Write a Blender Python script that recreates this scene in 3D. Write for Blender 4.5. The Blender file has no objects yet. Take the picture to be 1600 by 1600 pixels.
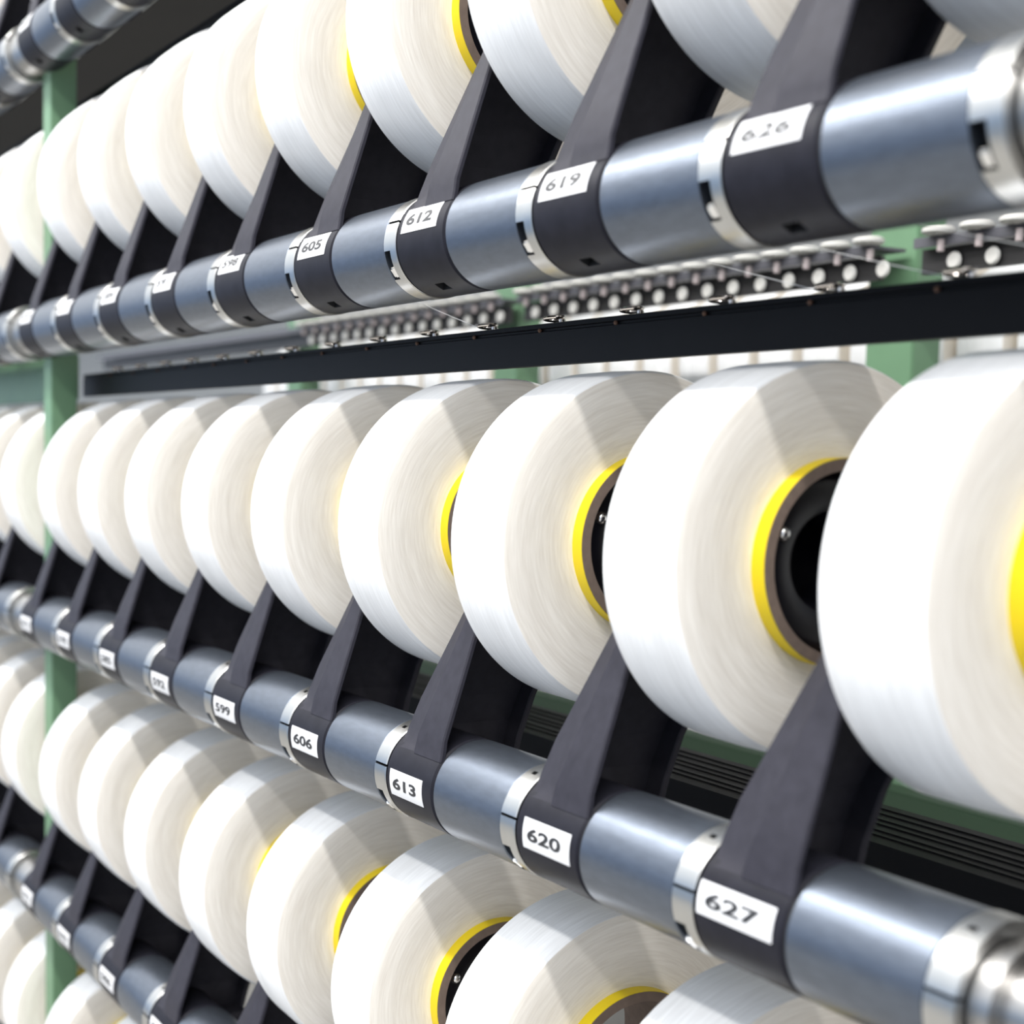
import bpy, bmesh, math, random
from mathutils import Vector, Matrix
random.seed(7)
S = 0.25                      # one station of the creel = 0.25 m; all lengths below are in stations
sc = bpy.context.scene
COL = sc.collection
PI = math.pi

# ------------------------------------------------------------------ camera
CAM = Vector((3.56257, -3.0199, 1.32132))
PAN, TILT, ROLL, FPX, PX, PY = 1.03209, -0.09273, 0.0242, 2378.34, 756.19, 929.5
fw = Vector((-math.sin(PAN)*math.cos(TILT), math.cos(PAN)*math.cos(TILT), math.sin(TILT)))
rt = fw.cross(Vector((0, 0, 1))).normalized(); up = rt.cross(fw)
rt2 = rt*math.cos(ROLL)+up*math.sin(ROLL); up2 = -rt*math.sin(ROLL)+up*math.cos(ROLL)
cd = bpy.data.cameras.new('camera'); cam = bpy.data.objects.new('camera', cd); COL.objects.link(cam)
M = Matrix((rt2, up2, -fw)).transposed().to_4x4(); M.translation = CAM*S
cam.matrix_world = M
cd.sensor_width = 36; cd.lens = FPX/1600*36
cd.shift_x = (800-PX)/1600; cd.shift_y = (PY-800)/1600
cd.clip_start = 0.01; cd.clip_end = 60
cd.dof.use_dof = True; cd.dof.focus_distance = 6.25*S; cd.dof.aperture_fstop = 4.1
sc.camera = cam

# ------------------------------------------------------------------ world
w = bpy.data.worlds.new('hall_light'); sc.world = w; w.use_nodes = True
nt = w.node_tree; nt.nodes.clear()
def N(nt, t, **k):
    n = nt.nodes.new(t)
    for a, b in k.items(): setattr(n, a, b)
    return n
out = N(nt, 'ShaderNodeOutputWorld'); bg = N(nt, 'ShaderNodeBackground')
tc = N(nt, 'ShaderNodeTexCoord'); sep = N(nt, 'ShaderNodeSeparateXYZ')
nt.links.new(tc.outputs['Generated'], sep.inputs[0])
def ramp(nt, src, stops):
    m = N(nt, 'ShaderNodeMapRange'); m.inputs[1].default_value = -1; m.inputs[2].default_value = 1
    nt.links.new(src, m.inputs[0])
    r = N(nt, 'ShaderNodeValToRGB'); nt.links.new(m.outputs[0], r.inputs[0])
    els = r.color_ramp.elements
    for i, (p, c) in enumerate(stops):
        e = els[i] if i < 2 else els.new(p)
        e.position = p; e.color = (*c, 1)
    return r.outputs[0]
front = ramp(nt, sep.outputs[2], [(0, (.85, .81, .76)), (.14, (.80, .78, .75)), (.25, (.42, .43, .45)), (.38, (.20, .26, .34)), (.50, (.24, .36, .56)), (.60, (.90, .97, 1.05)), (.8, (1.0, 1.02, 1.05)), (1, (1.05, 1.03, 1.0))])
back = ramp(nt, sep.outputs[2], [(0, (.80, .77, .72)), (.2, (.62, .58, .53)), (.5, (.58, .54, .48)), (1, (1.0, .99, .97))])
ym = N(nt, 'ShaderNodeMapRange'); ym.inputs[1].default_value = .35; ym.inputs[2].default_value = -.35
nt.links.new(sep.outputs[1], ym.inputs[0])
mx = N(nt, 'ShaderNodeMixRGB'); nt.links.new(ym.outputs[0], mx.inputs[0]); nt.links.new(back, mx.inputs[1]); nt.links.new(front, mx.inputs[2])
nt.links.new(mx.outputs[0], bg.inputs[0]); bg.inputs[1].default_value = 1.1
nt.links.new(bg.outputs[0], out.inputs[0])

# ------------------------------------------------------------------ lamps of the aisle: two long fluorescent strips
def strip(name, el, dist, length, width, watts, col, xc=1.0, zt=.5):
    l = bpy.data.lights.new(name, 'AREA'); l.shape = 'RECTANGLE'; l.size = length*S; l.size_y = width*S
    l.energy = watts; l.color = col
    o = bpy.data.objects.new(name, l); COL.objects.link(o)
    p = Vector((xc, -math.cos(math.radians(el))*dist, math.sin(math.radians(el))*dist+zt))
    d = (Vector((xc, 0, zt))-p).normalized()
    x = Vector((1, 0, 0)); z = -d; y = z.cross(x)
    m = Matrix((x, y, z)).transposed().to_4x4(); m.translation = p*S; o.matrix_world = m
strip('fluorescent_strip', 62, 16, 40, .6, 300, (1, .985, .96), -2)
strip('fluorescent_strip', 46, 16, 40, .6, 100, (1, .985, .96), -2)
vs = sc.view_settings
vs.view_transform = 'Standard'; vs.look = 'None'; vs.gamma = 1; vs.use_curve_mapping = False; vs.exposure = 0.50

# ------------------------------------------------------------------ materials
def mat(name, col, rough=.5, metal=0., spec=.5, noise=0., nscale=20., stretch=(1, 1, 1), bump=0., coat=0.):
    m = bpy.data.materials.new(name); m.use_nodes = True; t = m.node_tree; b = t.nodes['Principled BSDF']
    b.inputs['Base Color'].default_value = (*col, 1); b.inputs['Roughness'].default_value = rough
    b.inputs['Metallic'].default_value = metal; b.inputs['Specular IOR Level'].default_value = spec
    if coat: b.inputs['Coat Weight'].default_value = coat
    if noise or bump:
        tc = N(t, 'ShaderNodeTexCoord'); mp = N(t, 'ShaderNodeMapping'); mp.inputs['Scale'].default_value = stretch
        nz = N(t, 'ShaderNodeTexNoise'); nz.inputs['Scale'].default_value = nscale; nz.inputs['Detail'].default_value = 5
        oi = N(t, 'ShaderNodeObjectInfo'); ad = N(t, 'ShaderNodeVectorMath', operation='ADD')
        ml = N(t, 'ShaderNodeMath', operation='MULTIPLY'); ml.inputs[1].default_value = 37
        t.links.new(oi.outputs['Random'], ml.inputs[0]); t.links.new(tc.outputs['Object'], ad.inputs[0]); t.links.new(ml.outputs[0], ad.inputs[1])
        t.links.new(ad.outputs[0], mp.inputs[0]); t.links.new(mp.outputs[0], nz.inputs['Vector'])
        if noise:
            mr = N(t, 'ShaderNodeMapRange'); mr.inputs[1].default_value = .25; mr.inputs[2].default_value = .75
            mr.inputs[3].default_value = 1-noise; mr.inputs[4].default_value = 1+noise
            t.links.new(nz.outputs[0], mr.inputs[0])
            vm = N(t, 'ShaderNodeVectorMath', operation='SCALE'); vm.inputs[0].default_value = col
            t.links.new(mr.outputs[0], vm.inputs['Scale']); t.links.new(vm.outputs[0], b.inputs['Base Color'])
        if bump:
            bp = N(t, 'ShaderNodeBump'); bp.inputs['Strength'].default_value = bump; bp.inputs['Distance'].default_value = .001
            t.links.new(nz.outputs[0], bp.inputs['Height']); t.links.new(bp.outputs[0], b.inputs['Normal'])
    return m
def yarn(name, c1, c2, radial):
    # silky filaments: streaks that run round the package axis
    m = bpy.data.materials.new(name); m.use_nodes = True; t = m.node_tree; b = t.nodes['Principled BSDF']
    tc = N(t, 'ShaderNodeTexCoord'); sp = N(t, 'ShaderNodeSeparateXYZ'); t.links.new(tc.outputs['Object'], sp.inputs[0])
    def mth(op, a, bb=None):
        n = N(t, 'ShaderNodeMath', operation=op)
        for i, v in enumerate((a, bb)):
            if v is None: continue
            if isinstance(v, (int, float)): n.inputs[i].default_value = v
            else: t.links.new(v, n.inputs[i])
        return n.outputs[0]
    y, z, x = sp.outputs[1], sp.outputs[2], sp.outputs[0]
    r = mth('SQRT', mth('ADD', mth('MULTIPLY', y, y), mth('MULTIPLY', z, z)))
    ang = mth('ARCTAN2', z, mth('MULTIPLY', y, -1))
    oi = N(t, 'ShaderNodeObjectInfo'); off = mth('MULTIPLY', oi.outputs['Random'], 50)
    def streak(kx, kr, ka, skew, det):
        cb = N(t, 'ShaderNodeCombineXYZ')
        t.links.new(mth('ADD', mth('ADD', mth('MULTIPLY', x, kx), mth('MULTIPLY', ang, skew)), off), cb.inputs[0])
        t.links.new(mth('ADD', mth('MULTIPLY', r, kr), mth('MULTIPLY', ang, skew*.8)), cb.inputs[1])
        t.links.new(mth('MULTIPLY', ang, ka), cb.inputs[2])
        nz = N(t, 'ShaderNodeTexNoise'); nz.inputs['Scale'].default_value = 1; nz.inputs['Detail'].default_value = det
        t.links.new(cb.outputs[0], nz.inputs['Vector']); return nz.outputs[0]
    a = streak(520, 520, 1.6, 3.0, 3); c = streak(380, 420, 2.2, -3.5, 3); d = streak(60, 90, .7, 0, 2)
    s = mth('ADD', mth('MULTIPLY', a, .35), mth('ADD', mth('MULTIPLY', c, .35), mth('MULTIPLY', d, .3)))
    mr = N(t, 'ShaderNodeMapRange'); mr.inputs[1].default_value = .36; mr.inputs[2].default_value = .64; t.links.new(s, mr.inputs[0])
    mix = N(t, 'ShaderNodeMixRGB'); mix.inputs[1].default_value = (*c1, 1); mix.inputs[2].default_value = (*c2, 1)
    t.links.new(mr.outputs[0], mix.inputs[0]); t.links.new(mix.outputs[0], b.inputs['Base Color'])
    bp = N(t, 'ShaderNodeBump'); bp.inputs['Strength'].default_value = .35; bp.inputs['Distance'].default_value = .0006
    t.links.new(s, bp.inputs['Height']); t.links.new(bp.outputs[0], b.inputs['Normal'])
    b.inputs['Roughness'].default_value = .42; b.inputs['Specular IOR Level'].default_value = .45
    b.inputs['Sheen Weight'].default_value = .15
    return m
YARN = yarn('white_filament_yarn', (.74, .74, .74), (.90, .905, .91), False)
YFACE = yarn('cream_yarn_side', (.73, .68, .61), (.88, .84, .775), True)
STEEL = mat('brushed_steel', (.135, .155, .19), .335, .85, noise=.10, nscale=60, stretch=(1, 3, 3), bump=.02)
RING = mat('bright_clamp_steel', (.52, .52, .51), .28, 1., noise=.04, nscale=80)
ROD = mat('grey_steel_rod', (.42, .41, .40), .3, 1., noise=.08, nscale=40)
SCREW = mat('polished_steel', (.85, .85, .85), .12, 1.)
BLACK = mat('black_plastic', (.006, .006, .009), .28, spec=.25, noise=.25, nscale=50, bump=.05)
ARM = mat('charcoal_casting', (.030, .029, .038), .5, spec=.12, noise=.15, nscale=90, bump=.08)
GROOVE = mat('dark_rubber', (.006, .006, .007), .7)
LABEL = mat('white_paper_label', (.66, .66, .67), .5, spec=.15)
HUB = mat('charcoal_hub', (.016, .016, .022), .42, spec=.08, noise=.2, nscale=60, bump=.04)
PINK = mat('pale_stud', (.35, .30, .30), .5)
INK = mat('black_ink', (.02, .02, .022), .5)
YELLOW = mat('yellow_paper', (.80, .60, .0), .5)
CARD = mat('brown_cardboard', (.17, .125, .10), .8, noise=.15, nscale=120)
GREEN = mat('green_enamel', (.125, .235, .135), .45, noise=.05, nscale=12)
RAIL = mat('black_rail_paint', (.003, .003, .004), .45, spec=.1, noise=.2, nscale=30)
FRAIL = mat('dark_grey_rail_paint', (.09, .09, .105), .5)
CERAM = mat('white_ceramic', (.60, .59, .56), .35)
SHADED_GREEN = mat('shaded_green_enamel', (.022, .05, .025), .6)  # green of the far beam, darkened to carry the shade it stands in
WIRE = mat('steel_wire', (.75, .70, .66), .2, 1.)
RUST = mat('rusty_screw', (.10, .05, .03), .7)
THREAD = mat('white_thread', (.85, .85, .84), .5)
FLOOR = mat('grey_concrete', (.32, .31, .29), .6, noise=.15, nscale=3)
WALL = mat('off_white_wall', (.62, .61, .58), .8, noise=.05, nscale=2)
CEIL = mat('dark_ceiling', (.028, .024, .02), .8, noise=.1, nscale=2)
GREYP = mat('grey_machine_panel', (.02, .019, .02), .5, noise=.5, nscale=6, stretch=(1, 1, 14))
ORANGE = mat('orange_cap', (.8, .35, .04), .5)

# ------------------------------------------------------------------ mesh helpers
def link(name, bm, m, parent=None, smooth=40, loc=(0, 0, 0)):
    me = bpy.data.meshes.new(name)
    bmesh.ops.scale(bm, vec=(S, S, S), verts=bm.verts)
    bmesh.ops.recalc_face_normals(bm, faces=bm.faces)
    bm.to_mesh(me); bm.free()
    for mm in (m if isinstance(m, (list, tuple)) else [m]): me.materials.append(mm)
    me.shade_smooth(); me.set_sharp_from_angle(angle=math.radians(smooth))
    o = bpy.data.objects.new(name, me); COL.objects.link(o)
    if parent: o.parent = parent
    o.location = Vector(loc)*S
    return o
def tag(o, label, cat, group=None):
    o['label'] = label; o['category'] = cat
    if group: o['group'] = group
    return o
def struct(o): o['kind'] = 'structure'; return o
def empty(name, loc=(0, 0, 0)):
    o = bpy.data.objects.new(name, None); COL.objects.link(o); o.location = Vector(loc)*S; o.empty_display_size = .02
    return o
def lathe(prof, seg=96, closed=False, mi=None, bm=None):
    """profile of (x, r) revolved about X"""
    bm = bm or bmesh.new(); rings = []
    for x, r in prof:
        if r < 1e-6: rings.append([bm.verts.new((x, 0, 0))]); continue
        rings.append([bm.verts.new((x, -r*math.cos(2*PI*k/seg), r*math.sin(2*PI*k/seg))) for k in range(seg)])
    pairs = list(zip(range(len(rings)-1), range(1, len(rings))))
    if closed: pairs.append((len(rings)-1, 0))
    for j, (a, b) in enumerate(pairs):
        A, B = rings[a], rings[b]
        for k in range(seg):
            k2 = (k+1) % seg
            if len(A) == 1: f = bm.faces.new((A[0], B[k], B[k2]))
            elif len(B) == 1: f = bm.faces.new((A[k], B[0], A[k2]))
            else: f = bm.faces.new((A[k], B[k], B[k2], A[k2]))
            if mi: f.material_index = mi[j]
    return bm
def box(bm, x0, x1, y0, y1, z0, z1, bev=0):
    vs = [bm.verts.new((x, y, z)) for x in (x0, x1) for y in (y0, y1) for z in (z0, z1)]
    fs = [bm.faces.new([vs[i] for i in q]) for q in ((0, 1, 3, 2), (4, 6, 7, 5), (0, 4, 5, 1), (2, 3, 7, 6), (0, 2, 6, 4), (1, 5, 7, 3))]
    if bev:
        es = list({e for f in fs for e in f.edges})
        bmesh.ops.bevel(bm, geom=es, offset=bev, segments=2, affect='EDGES')
    return bm
def P(a, r): return (-r*math.cos(a), r*math.sin(a))
def sector_cyl(x0, x1, r, ri, holes, chamfer=.006, seg=72, bm=None):
    """hollow cylinder about X; holes = (xa, xb, ang0, ang1, depth) sunk into its outer surface"""
    bm = bm or bmesh.new()
    xs = sorted({x0, x1, x0+chamfer, x1-chamfer}|{h[0] for h in holes}|{h[1] for h in holes})
    xs = [x for i, x in enumerate(xs) if i == 0 or x-xs[i-1] > 1e-5]
    an = [2*PI*k/seg for k in range(seg)]
    for h in holes:
        for a in (h[2], h[3]):
            a %= 2*PI
            i = min(range(len(an)), key=lambda i: abs(an[i]-a))
            if abs(an[i]-a) < .02: an[i] = a
            else: an.append(a)
    an = sorted(set(an)); n = len(an)
    def rad(x): return r-chamfer if (abs(x-x0) < 1e-6 or abs(x-x1) < 1e-6) else r
    def depth(i, j):
        xm = (xs[i]+xs[i+1])/2; a0 = an[j]; a1 = an[(j+1) % n]+(2*PI if j == n-1 else 0); am = (a0+a1)/2
        for h in holes:
            if h[0]-1e-6 <= xm <= h[1]+1e-6 and ((am-h[2]) % (2*PI)) < ((h[3]-h[2]) % (2*PI)): return h[4]
        return 0
    cache = {}
    def V(i, j, d):
        k = (i, j % n, round(d, 5))
        if k not in cache:
            rr = rad(xs[i])-d if d == 0 else r-d
            y, z = P(an[j % n], rr); cache[k] = bm.verts.new((xs[i], y, z))
        return cache[k]
    m = len(xs)-1
    D = [[depth(i, j) for j in range(n)] for i in range(m)]
    for i in range(m):
        for j in range(n):
            d = D[i][j]
            f = bm.faces.new((V(i, j, d), V(i+1, j, d), V(i+1, j+1, d), V(i, j+1, d)))
            if d: f.material_index = 1
            e = D[i][(j+1) % n]
            if e != d:
                f = bm.faces.new((V(i, j+1, d), V(i+1, j+1, d), V(i+1, j+1, e), V(i, j+1, e))); f.material_index = 1 if max(d, e) > 0 else 0
            if i+1 < m and D[i+1][j] != d:
                e = D[i+1][j]
                f = bm.faces.new((V(i+1, j, d), V(i+1, j+1, d), V(i+1, j+1, e), V(i+1, j, e))); f.material_index = 1
    # end faces
    inners = []
    for i, ii in ((0, 0), (m, m-1)):
        inner = [bm.verts.new((xs[i], *P(an[j], ri))) for j in range(n)]; inners.append(inner)
        for j in range(n):
            d = D[ii][j]
            vs_ = [V(i, j, d), V(i, j+1, d), inner[(j+1) % n], inner[j]]
            bm.faces.new(vs_)
    for j in range(n): bm.faces.new((inners[0][j], inners[0][(j+1) % n], inners[1][(j+1) % n], inners[1][j]))
    return bm
def tube(bm, pts, r, seg=8, closed=False):
    pts = [Vector(p) for p in pts]; rings = []; n = len(pts)
    for i, p in enumerate(pts):
        a = pts[(i-1) % n] if (closed or i > 0) else p; b = pts[(i+1) % n] if (closed or i < n-1) else p
        d = (b-a).normalized(); s = Vector((0, 0, 1)) if abs(d.z) < .9 else Vector((1, 0, 0))
        u = d.cross(s).normalized(); v = d.cross(u)
        rings.append([bm.verts.new(p+(u*math.cos(2*PI*k/seg)+v*math.sin(2*PI*k/seg))*r) for k in range(seg)])
    for i in range(n if closed else n-1):
        A, B = rings[i], rings[(i+1) % n]
        for k in range(seg): bm.faces.new((A[k], A[(k+1) % seg], B[(k+1) % seg], B[k]))
    if not closed:
        bm.faces.new(rings[0]); bm.faces.new(rings[-1][::-1])
    return bm
def copy_tree(o, parent=None, loc=None):
    c = o.copy(); COL.objects.link(c); c.parent = parent
    if loc is not None: c.location = Vector(loc)*S
    for ch in KIDS.get(o, []): copy_tree(ch, c)
    return c
KIDS = {}
def part(o, parent): KIDS.setdefault(parent, []).append(o); return o

# ------------------------------------------------------------------ room shell (only what can be seen behind the creel)
FZ = -5.2
struct(link('floor', box(bmesh.new(), -80, 12, -14, 13, FZ-.2, FZ), FLOOR))
struct(link('wall_back', box(bmesh.new(), -80, 12, 12.8, 13, FZ, 8), WALL))
struct(link('ceiling', box(bmesh.new(), -80, 12, 3.2, 13, 8, 8.2), CEIL))

# ------------------------------------------------------------------ geometry of one station
RT = .203                                     # rod assembly radius
YS, ZS, XS, RP, HW, RC = .476, .997, -.279, .650, .196, .338
ROWS = {'Z': 4.2131, 'A': 2.1461, 'B': 0.0, 'C': -2.0801, 'D': -4.19}
ROWTXT = {'Z': 'topmost rod', 'A': 'upper rod', 'B': 'middle rod', 'C': 'lower rod', 'D': 'bottom rod'}
SLIT = {'Z': 24, 'A': 24, 'B': 11.1, 'C': 11, 'D': 11}
LAB = {'Z': 21, 'A': 21, 'B': 2, 'C': 2, 'D': 2}
BASE = {'Z': 625, 'A': 626, 'B': 627, 'C': 628, 'D': 629}
def proj(p):
    d = Vector(p)-CAM; z = d.dot(fw)
    if z < .3: return (9e9, 9e9)
    return PX+FPX*d.dot(rt2)/z, PY-FPX*d.dot(up2)/z
def seen(c, r):
    u, v = proj(c); z = (Vector(c)-CAM).dot(fw)
    m = r*FPX/max(z, .3)
    return -m < u < 1600+m and -m < v < 1600+m
def shiftx(n): return -.30 if n <= -9 else 0.

# --- holder prototype: hub + arm + chuck
def make_hub():
    x0, x1 = .105, .488
    a = math.radians
    bm = sector_cyl(x0, x1, RT, .15, [(.26, .335, a(-70), a(-57), .03)], chamfer=.008)
    return bm
def make_arm():
    """leaning channel casting: front flange with a chamfered left side, thin web, narrow rear flange"""
    bm = bmesh.new()
    xr = .488
    def yf(z): return -.155+.32*(z-.20)
    def yr(z): return .32+.25*z
    def xl(z): return min(.36, .110+.37*max(0, z-.25))
    prof = [(-.1665, .121), (-.163, .140), (-.158, .168)]+[(yf(z), z) for z in (.20, .32, .50, .66, .80, 1.0, 1.10)]
    rows = []
    for y, z in prof:
        f = max(0., min(1., (z-.12)/.06)); X = xl(z); xri = min(.42, .272+.22*max(0, z-.15)); R = xr-.012*z; th = .020
        k = .048*f
        rows.append([bm.verts.new(v) for v in ((X, y+k+.004, z), (xri-.012, y+.006+k*.15, z), (xri, y, z), (R-.006, y, z), (R, y+.006, z), (R, y+th, z), (xri+.02, y+th+.006, z), (X, y+th+k+.006, z))])
    for A, B in zip(rows, rows[1:]):
        for k in range(8): bm.faces.new((A[k], A[(k+1) % 8], B[(k+1) % 8], B[k]))
    bm.faces.new(rows[0]); bm.faces.new(rows[-1][::-1])
    def slab(pts, da, db, fx=xl):
        a = [bm.verts.new((fx(z)+da, y, z)) for y, z in pts]; b = [bm.verts.new((fx(z)+db, y, z)) for y, z in pts]
        n = len(pts); bm.faces.new(a[::-1]); bm.faces.new(b)
        for k in range(n): bm.faces.new((a[k], a[(k+1) % n], b[(k+1) % n], b[k]))
    zz = [.20, .32, .5, .66, .752]
    front = [(yf(z)+.060, z) for z in zz]; rear = [(yr(z)-.005, z) for z in zz]
    for (p0, p1), (q0, q1) in zip(zip(front, front[1:]), zip(rear, rear[1:])):
        slab([p0, q0, q1, p1], .003, .032)
    slab([(.168, .03), (.315, .03), rear[0], front[0], (-.055, .187), (.03, .192), (.12, .16)], .003, .032)
    head = [(.33+.27*math.cos(t), ZS+.02+.24*math.sin(t)) for t in [PI*k/16 for k in range(17)]]
    slab([front[-1], rear[-1]]+head, .003, .032)
    rr = []
    for z in (.03, .15, .32, .5, .752, 1.0):
        y = yr(z); X = xl(z); rr.append([bm.verts.new(v) for v in ((X+.004, y-.014, z), (X+.115, y-.010, z), (X+.12, y-.004, z), (X+.12, y+.016, z), (X+.004, y+.016, z))])
    for A, B in zip(rr, rr[1:]):
        for k in range(5): bm.faces.new((A[k], A[(k+1) % 5], B[(k+1) % 5], B[k]))
    bm.faces.new(rr[0]); bm.faces.new(rr[-1][::-1])
    slab([(.166, .055), (.166, -.08), (.25, -.07), (.325, 0), (.335, .06)], .003, .14, lambda z: .165)
    return bm
def make_chuck():
    x0, x1 = .43, 1-.279+.196
    bm = lathe([(x0, .10), (x0, .20), (.47, .22), (.51, .292), (x1-.03, .292), (x1-.018, .285), (x1-.008, .262), (x1-.010, .190), (x1-.022, .165), (x1-.05, .155), (x1-.25, .150), (x1-.26, 0)], seg=80)
    bmesh.ops.translate(bm, verts=bm.verts, vec=(0, YS, ZS)); return bm
def ball():
    bm = bmesh.new(); bmesh.ops.create_uvsphere(bm, u_segments=20, v_segments=12, radius=.026)
    bmesh.ops.translate(bm, verts=bm.verts, vec=(1-.279+.196-.010, YS-.215, ZS+.095)); return bm
holder0 = empty('package_holder')
h_hub = part(link('hub', make_hub(), [HUB, GROOVE], holder0), holder0)
part(link('hub_gasket', lathe([(.486, .16), (.486, .194), (.501, .194), (.501, .16)], closed=True), GROOVE, h_hub), h_hub)
part(link('arm', make_arm(), [ARM], holder0, smooth=22), holder0)
h_chuck = part(link('chuck', make_chuck(), BLACK, holder0), holder0)
part(link('locating_ball', ball(), SCREW, h_chuck), h_chuck)

def bend(bm, xc, ac, r):
    for v in bm.verts:
        a = ac+v.co.y/r; x = xc+v.co.x; y, z = P(a, r+v.co.z); v.co = (x, y, z)
def sticker(wd, ht, xc, ac):
    bm = bmesh.new(); nx, ny = 2, 16; r = .006
    g = [[bm.verts.new((-wd/2+wd*i/nx, -ht/2+ht*j/ny, .0022)) for j in range(ny+1)] for i in range(nx+1)]
    for i in range(nx):
        for j in range(ny): bm.faces.new((g[i][j], g[i+1][j], g[i+1][j+1], g[i][j+1]))
    ex = bmesh.ops.extrude_face_region(bm, geom=bm.faces[:])
    for v in ex['geom']:
        if isinstance(v, bmesh.types.BMVert): v.co.z = .0006
    bend(bm, xc, ac, RT); return bm
def digits(txt, wd, ht, xc, ac):
    cu = bpy.data.curves.new('t', 'FONT'); cu.body = txt; cu.align_x = 'CENTER'; cu.align_y = 'CENTER'; cu.resolution_u = 4; cu.offset = .032
    ob = bpy.data.objects.new('t', cu); COL.objects.link(ob)
    dg = bpy.context.evaluated_depsgraph_get(); me = bpy.data.meshes.new_from_object(ob.evaluated_get(dg))
    bpy.data.objects.remove(ob); bpy.data.curves.remove(cu)
    bm = bmesh.new(); bm.from_mesh(me); bpy.data.meshes.remove(me)
    xs = [v.co.x for v in bm.verts]; ys = [v.co.y for v in bm.verts]
    cx, cy = (min(xs)+max(xs))/2, (min(ys)+max(ys))/2; sx = wd/(max(xs)-min(xs)); sy = ht/(max(ys)-min(ys))
    for v in bm.verts: v.co = ((v.co.x-cx)*sx, (v.co.y-cy)*sy, .0034)
    for k in range(1, 9):
        yy = -ht/2+ht*k/9
        bmesh.ops.bisect_plane(bm, geom=bm.verts[:]+bm.edges[:]+bm.faces[:], plane_co=(0, yy, 0), plane_no=(0, 1, 0))
    bend(bm, xc, ac, RT); return bm

# --- clamp ring prototype (one per slit angle, because the upper rods are turned)
def make_ring(deg):
    a = lambda d: math.radians(d)
    s = deg
    holes = [(0, .1, a(s-1.4), a(s+1.4), .035), (0, .055, a(s-66), a(s-32), .05), (.035, .062, a(s+50), a(s+55), .02)]
    return sector_cyl(0, .1, RT+.003, .15, holes, chamfer=.004)
def make_clamp_screw(deg):
    bm = bmesh.new(); a0, a1 = math.radians(deg-64), math.radians(deg-50); p = Vector((.028, *P(a0, RT-.016))); q = Vector((.028, *P(a1, RT-.012)))
    tube(bm, [p+(q-p)*t for t in (0, .12, .88, 1)], .020, 16)
    bmesh.ops.bevel(bm, geom=[e for e in bm.edges if len(e.link_faces) == 2 and (len(e.link_faces[0].verts) > 4 or len(e.link_faces[1].verts) > 4)], offset=.006, segments=2, affect='EDGES')
    return bm
# --- sleeve
def make_sleeve(): return lathe([(.502, .15), (.502, RT-.004), (.506, RT), (.992, RT), (.996, RT-.004), (.996, .15)], closed=True, seg=96)
# --- yarn package
def make_yarn():
    pr = [(-HW+.012, RC-.02), (-HW+.012, RC+.02), (-HW+.004, .52), (-HW, RP-.03), (-HW+.006, RP-.010), (-HW+.022, RP-.001), (0, RP+.002), (HW-.022, RP-.001), (HW-.006, RP-.010), (HW, RP-.03), (HW-.004, .52), (HW-.012, RC+.02), (HW-.012, RC-.02)]
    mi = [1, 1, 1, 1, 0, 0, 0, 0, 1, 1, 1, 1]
    return lathe(pr, seg=160, mi=mi)
TE = HW-.012+.062
package0 = empty('yarn_package')
part(link('yarn_winding', make_yarn(), [YARN, YFACE], package0, smooth=30), package0)
core0 = part(link('cardboard_tube', lathe([(-TE, .297), (-TE, RC-.002), (TE, RC-.002), (TE, .297)], closed=True, seg=96), CARD, package0), package0)
part(link('yellow_band', lathe([(HW-.03, RC-.003), (HW-.03, RC), (TE-.002, RC), (TE-.002, RC-.003)], closed=True, seg=96), YELLOW, core0), core0)

firsts = {}
def spawn(key, proto, loc):
    if key not in firsts: firsts[key] = 1; proto.location = Vector(loc)*S; return proto
    return copy_tree(proto, None, loc)

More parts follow.
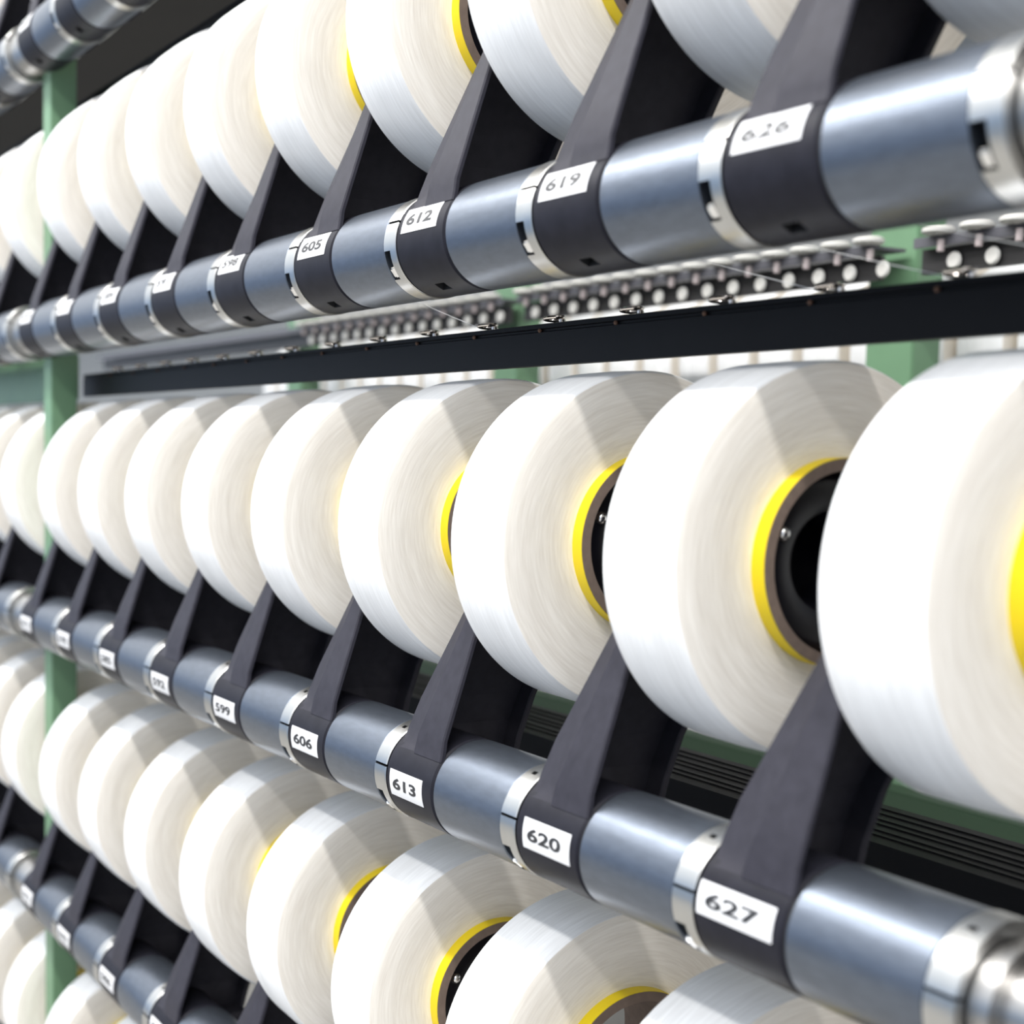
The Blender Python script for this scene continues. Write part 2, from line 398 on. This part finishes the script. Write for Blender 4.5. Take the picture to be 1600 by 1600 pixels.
RANKS = ['', 'second ', 'third ', 'fourth ', 'fifth ', 'sixth ', 'seventh ', 'eighth ', 'ninth ', 'tenth ', 'eleventh ', 'twelfth ', 'thirteenth ', 'fourteenth ']
def place_word(n):
    # where a station is, told from the green post (between stations -9 and -8)
    if n >= -8: return (RANKS[n+8].strip() or 'first')+' right of the green post'
    k = -9-n
    return ('first' if k == 0 else RANKS[k].strip())+' left of the green post'
sleeve_mesh = None; ringm = {}
LBL = {('B', 0): (.33, .100, .285, 10), ('B', -1): (.29, .108, .300, 2), ('B', -2): (.272, .108, .275, -4.5)}
for row, z0 in ROWS.items():
    for n in range(-12, 3):
        sx = shiftx(n)
        if n >= 2: sx = .35
        hx = n+sx
        num = BASE[row]+7*n
        pw = place_word(n)
        # holder
        vis_h = seen((hx+.3, .1, z0+.25), .55)
        if row == 'D': vis_h = vis_h and z0 > -5 and proj((hx+.3, 0, z0+.9))[1] < 1700
        if n == 1: hx2 = n+.35
        else: hx2 = hx
        if vis_h and n != 2:
            h = spawn('holder', holder0, (hx2, 0, z0))
            if row in 'AB' and n >= -5 or (row == 'B' and n >= -6):
                lb = f'black hub and slanting arm numbered {num} on the {ROWTXT[row]}'
            else: lb = f'black hub and slanting arm on the {ROWTXT[row]}, {pw}'
            tag(h, lb, 'package holder', 'black package holders on the rods')
            rr = random.Random(num)
            wd, ht, xc, ad = LBL.get((row, n), (.285, .104, .285, LAB[row]+rr.uniform(-5, 4)))
            if row == 'B' and n < -2: ad = {-3: -1, -4: -4, -5: -6, -6: -4}.get(n, -2)
            if row == 'A': ad = {0: 22, -1: 21, -2: 22, -3: 20, -4: 26, -5: 22}.get(n, 23)
            lo = link('number_label', sticker(wd, ht, xc, math.radians(ad)), LABEL, h)
            lo['label'] = f'white paper label reading {num}'
            link('printed_number', digits(str(num), wd*.72, .047, xc-.01, math.radians(ad)), INK, lo)
        # ring at the left of this hub
        rx = n if n > -8 else (-8.37 if n == -8 else n+sx)
        if seen((rx, 0, z0), .3):
            if row not in ringm:
                ringm[row] = link('clamp_ring', make_ring(SLIT[row]), [RING, GROOVE]); ro = ringm[row]
                part(link('clamp_screw', make_clamp_screw(SLIT[row]), SCREW, ro), ro); ro.location = Vector((rx, 0, z0))*S
            else: ro = copy_tree(ringm[row], None, (rx, 0, z0))
            nn = f'left of the black hub {num}' if (row in 'AB' and n >= -5 and n < 1) else pw
            tag(ro, f'bright split clamp ring on the {ROWTXT[row]}, {nn}', 'clamp ring', 'split clamp rings on the rods')
        # sleeve at the right of this hub
        if seen((hx+.75, 0, z0), .4) and n < 1:
            if sleeve_mesh is None: so = sleeve_mesh = link('spacer_sleeve', make_sleeve(), STEEL)
            else: so = sleeve_mesh.copy(); COL.objects.link(so)
            if n == -9: so.scale.x = .852
            so.location = Vector((hx if n != -9 else -9.224, 0, z0))*S
            nn = f'right of the black hub {num}' if (row in 'AB' and n >= -5 and n < 1) else pw
            tag(so, f'blue grey steel sleeve on the {ROWTXT[row]}, {nn}', 'spacer sleeve', 'steel spacer sleeves on the rods')
        # package hung at the left of this arm
        px_ = n+XS+(-.135 if n <= -8 else 0)
        if n == 2: px_ += .35
        if seen((px_, YS, z0+ZS), RP+.15) :
            p = spawn('package', package0, (px_, YS, z0+ZS))
            if row == 'A' and n == 1: p.scale = (1.0, 1.06, 1.06)
            if row in 'AB' and -5 <= n <= 0: nn = f'just left of the arm numbered {num}'
            else: nn = pw
            tag(p, f'white yarn package above the {ROWTXT[row]}, {nn}', 'yarn package', 'white yarn packages on the creel')
    if seen((-8, 0, z0), 1.5) or row in 'ABC':
        ro = link('support_rod', lathe([(-14, 0), (-14, .14), (-8.25, .14), (-8.24, .17), (-7.92, .17), (-7.91, .14), (1.108, .14), (1.108, .165), (1.17, .165), (1.17, .13), (3, .13), (3, 0)], seg=64), ROD)
        tag(ro, f'grey steel support rod inside the sleeves of the {ROWTXT[row]}', 'support rod'); ro.location.z = z0*S

# ------------------------------------------------------------------ green post between the two creel sections
bm = bmesh.new(); box(bm, -8.15, -7.93, .05, .24, FZ, 6.2, .006)
tag(link('upright_post', bm, GREEN), 'tall pale green square steel post crossing every rod at left', 'post')

# ------------------------------------------------------------------ thread guide rails just above each row of packages
def prism(name, prof, xa, xb, m, parent=None):
    bm = bmesh.new(); a = [bm.verts.new((xa, y, z)) for y, z in prof]; b = [bm.verts.new((xb, y, z)) for y, z in prof]
    bm.faces.new(a[::-1]); bm.faces.new(b)
    for k in range(len(prof)): bm.faces.new((a[k], a[(k+1) % len(prof)], b[(k+1) % len(prof)], b[k]))
    return link(name, bm, m, parent)
def guide_rail(z, label, eyelets, xa, xb):
    root = empty('guide_rail', (0, .35, z))
    prism('rail_channel', [(0, -.165), (0, -.032), (.008, -.028), (.008, -.020), (0, -.016), (0, 0), (.012, .004), (.10, .004), (.10, -.008), (.015, -.008), (.015, -.157), (.04, -.157), (.04, -.165)], xa, xb, RAIL, root)
    for x in eyelets:
        bm = bmesh.new(); pts = []
        for k in range(27):
            t = 2*PI*k/18; pts.append((.047*math.cos(t), .036*math.sin(t)+.042, .006+.014*k/18))
        tube(bm, pts, .0075, 8)
        tube(bm, [(.047, .042, -.01), (.047, .042, .010)], .0075, 8)
        link('thread_eyelet', bm, WIRE, root, loc=(x, 0, .008))
        bm = bmesh.new(); bmesh.ops.create_uvsphere(bm, u_segments=10, v_segments=6, radius=.009)
        link('rivet', bm, RUST, root, loc=(x-.04, .0, -.024))
    tag(root, label, 'guide rail')
guide_rail(1.845, 'black thread guide rail with wire eyelets between the upper and middle rods', [.455-.525*k for k in range(-1, 16)], -8.15, 3.0)
guide_rail(1.845+2.06, 'black thread guide rail high up between the upper and topmost rods', [], -20, 0)
bm = bmesh.new(); box(bm, -14.5, -8.5, .36, .42, 1.66, 2.02, .01)
tag(link('rail_bracket', bm, GREEN), 'broad green bracket block left of the green post above the middle packages', 'bracket')
prism_o = prism('cable_tray', [(1.2, -.36), (1.2, -.12)]+[(1.2+y+d, -.117+h) for y in (.08, .14, .22, .28, .36, .43) for d, h in ((-.008, 0), (-.006, .006), (.006, .006), (.008, 0))]+[(1.70, -.117), (1.70, -.36)], -12, 3.5, RAIL)
tag(prism_o, 'dark ribbed tray behind the arms of the middle rod', 'tray')
# threads from the rail eyelets up to the packages
def thread(a, b, lab):
    bm = bmesh.new(); a = Vector(a); b = Vector(b)
    tube(bm, [a+(b-a)*t+Vector((0, 0, -.01*math.sin(PI*t))) for t in [k/8 for k in range(9)]], .0016, 6)
    tag(link('yarn_thread', bm, THREAD), lab, 'thread', 'single threads drawn through the eyelets')
thread((.405, .39, 1.862), (-.919, .47, 2.21), 'fine white thread running up left from the eyelet below label 626')
thread((.93, .39, 1.862), (-.40, .47, 2.21), 'fine white thread at the right edge of the picture above the rail')
thread((-.12, .39, 1.862), (-1.44, .47, 2.21), 'fine white thread from the second eyelet under the upper rod')
thread((-2.22, .39, 1.862), (-3.54, .47, 2.21), 'fine white thread from the eyelet below label 612')

# ------------------------------------------------------------------ the next creel, far behind and out of focus
root = empty('far_guide_rail', (0, 4, 2.68))
segs = [(-20, -8.0), (-7.75, -3.55), (-3.2, 2)]
for a, b in segs:
    bm = bmesh.new(); box(bm, a, b, 0, .3, -.02, .0); box(bm, a, b, 0, .02, -.06, -.02); link('top_lip', bm, FRAIL, root)
    bm = bmesh.new(); box(bm, a, b, .08, .12, -.21, -.06); link('back_plate', bm, GREYP, root)
x = -12.2
while x < -.5:
    if not any(abs(x-c) < .16 for c in (-3.38, -7.88)):
        c = link('ceramic_guide', lathe([(0, .02), (0, .085), (.012, .10), (.032, .10), (.045, .08), (.045, .02)], closed=True, seg=20), CERAM, root, loc=(x, -.02, .001)); c.rotation_euler.y = -PI/2
        c = link('stud', lathe([(0, 0), (0, .022), (.07, .022), (.07, 0)], seg=12), PINK, root, loc=(x+.02, -.02, -.10)); c.rotation_euler.y = -PI/2
        d = link('round_guide', lathe([(0, 0), (0, .046), (.015, .054), (.03, .044), (.03, 0)], seg=20), CERAM, root, loc=(x+.06, .07, -.150)); d.rotation_euler.z = -PI/2
    x += .288
tag(root, 'dark grey rail with rows of white ceramic guides on the blurred creel behind', 'guide rail')
for k, xx in enumerate((-3.72, -8.50, -13.3)):
    bm = bmesh.new(); box(bm, xx-.2, xx+.22, 4.35, 4.6, FZ, 6, .01)
    tag(link('background_post', bm, GREEN), ['blurred green post behind the rail at the right', 'blurred green post behind the rail in the middle', 'blurred green post behind the rail beneath label 598'][k], 'post', 'green posts of the creel behind')
x = -1.0; k = 0
while x > -16:
    p = copy_tree(package0, None, (x, 5.6, 2.12)); k += 1
    tag(p, 'blurred white yarn package behind, seen in the gap under the black rail', 'yarn package', 'packages on the creel behind')
    x -= .50
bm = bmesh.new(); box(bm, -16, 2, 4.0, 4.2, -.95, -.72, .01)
tag(link('cross_beam', bm, SHADED_GREEN), 'blurred green cross beam low behind the middle row of arms', 'beam')
bm = bmesh.new(); box(bm, -16, 2, 4.05, 4.2, -2.6, -.96, .01)
tag(link('machine_panel', bm, GREYP), 'dark streaked machine panel below the green cross beam', 'panel')
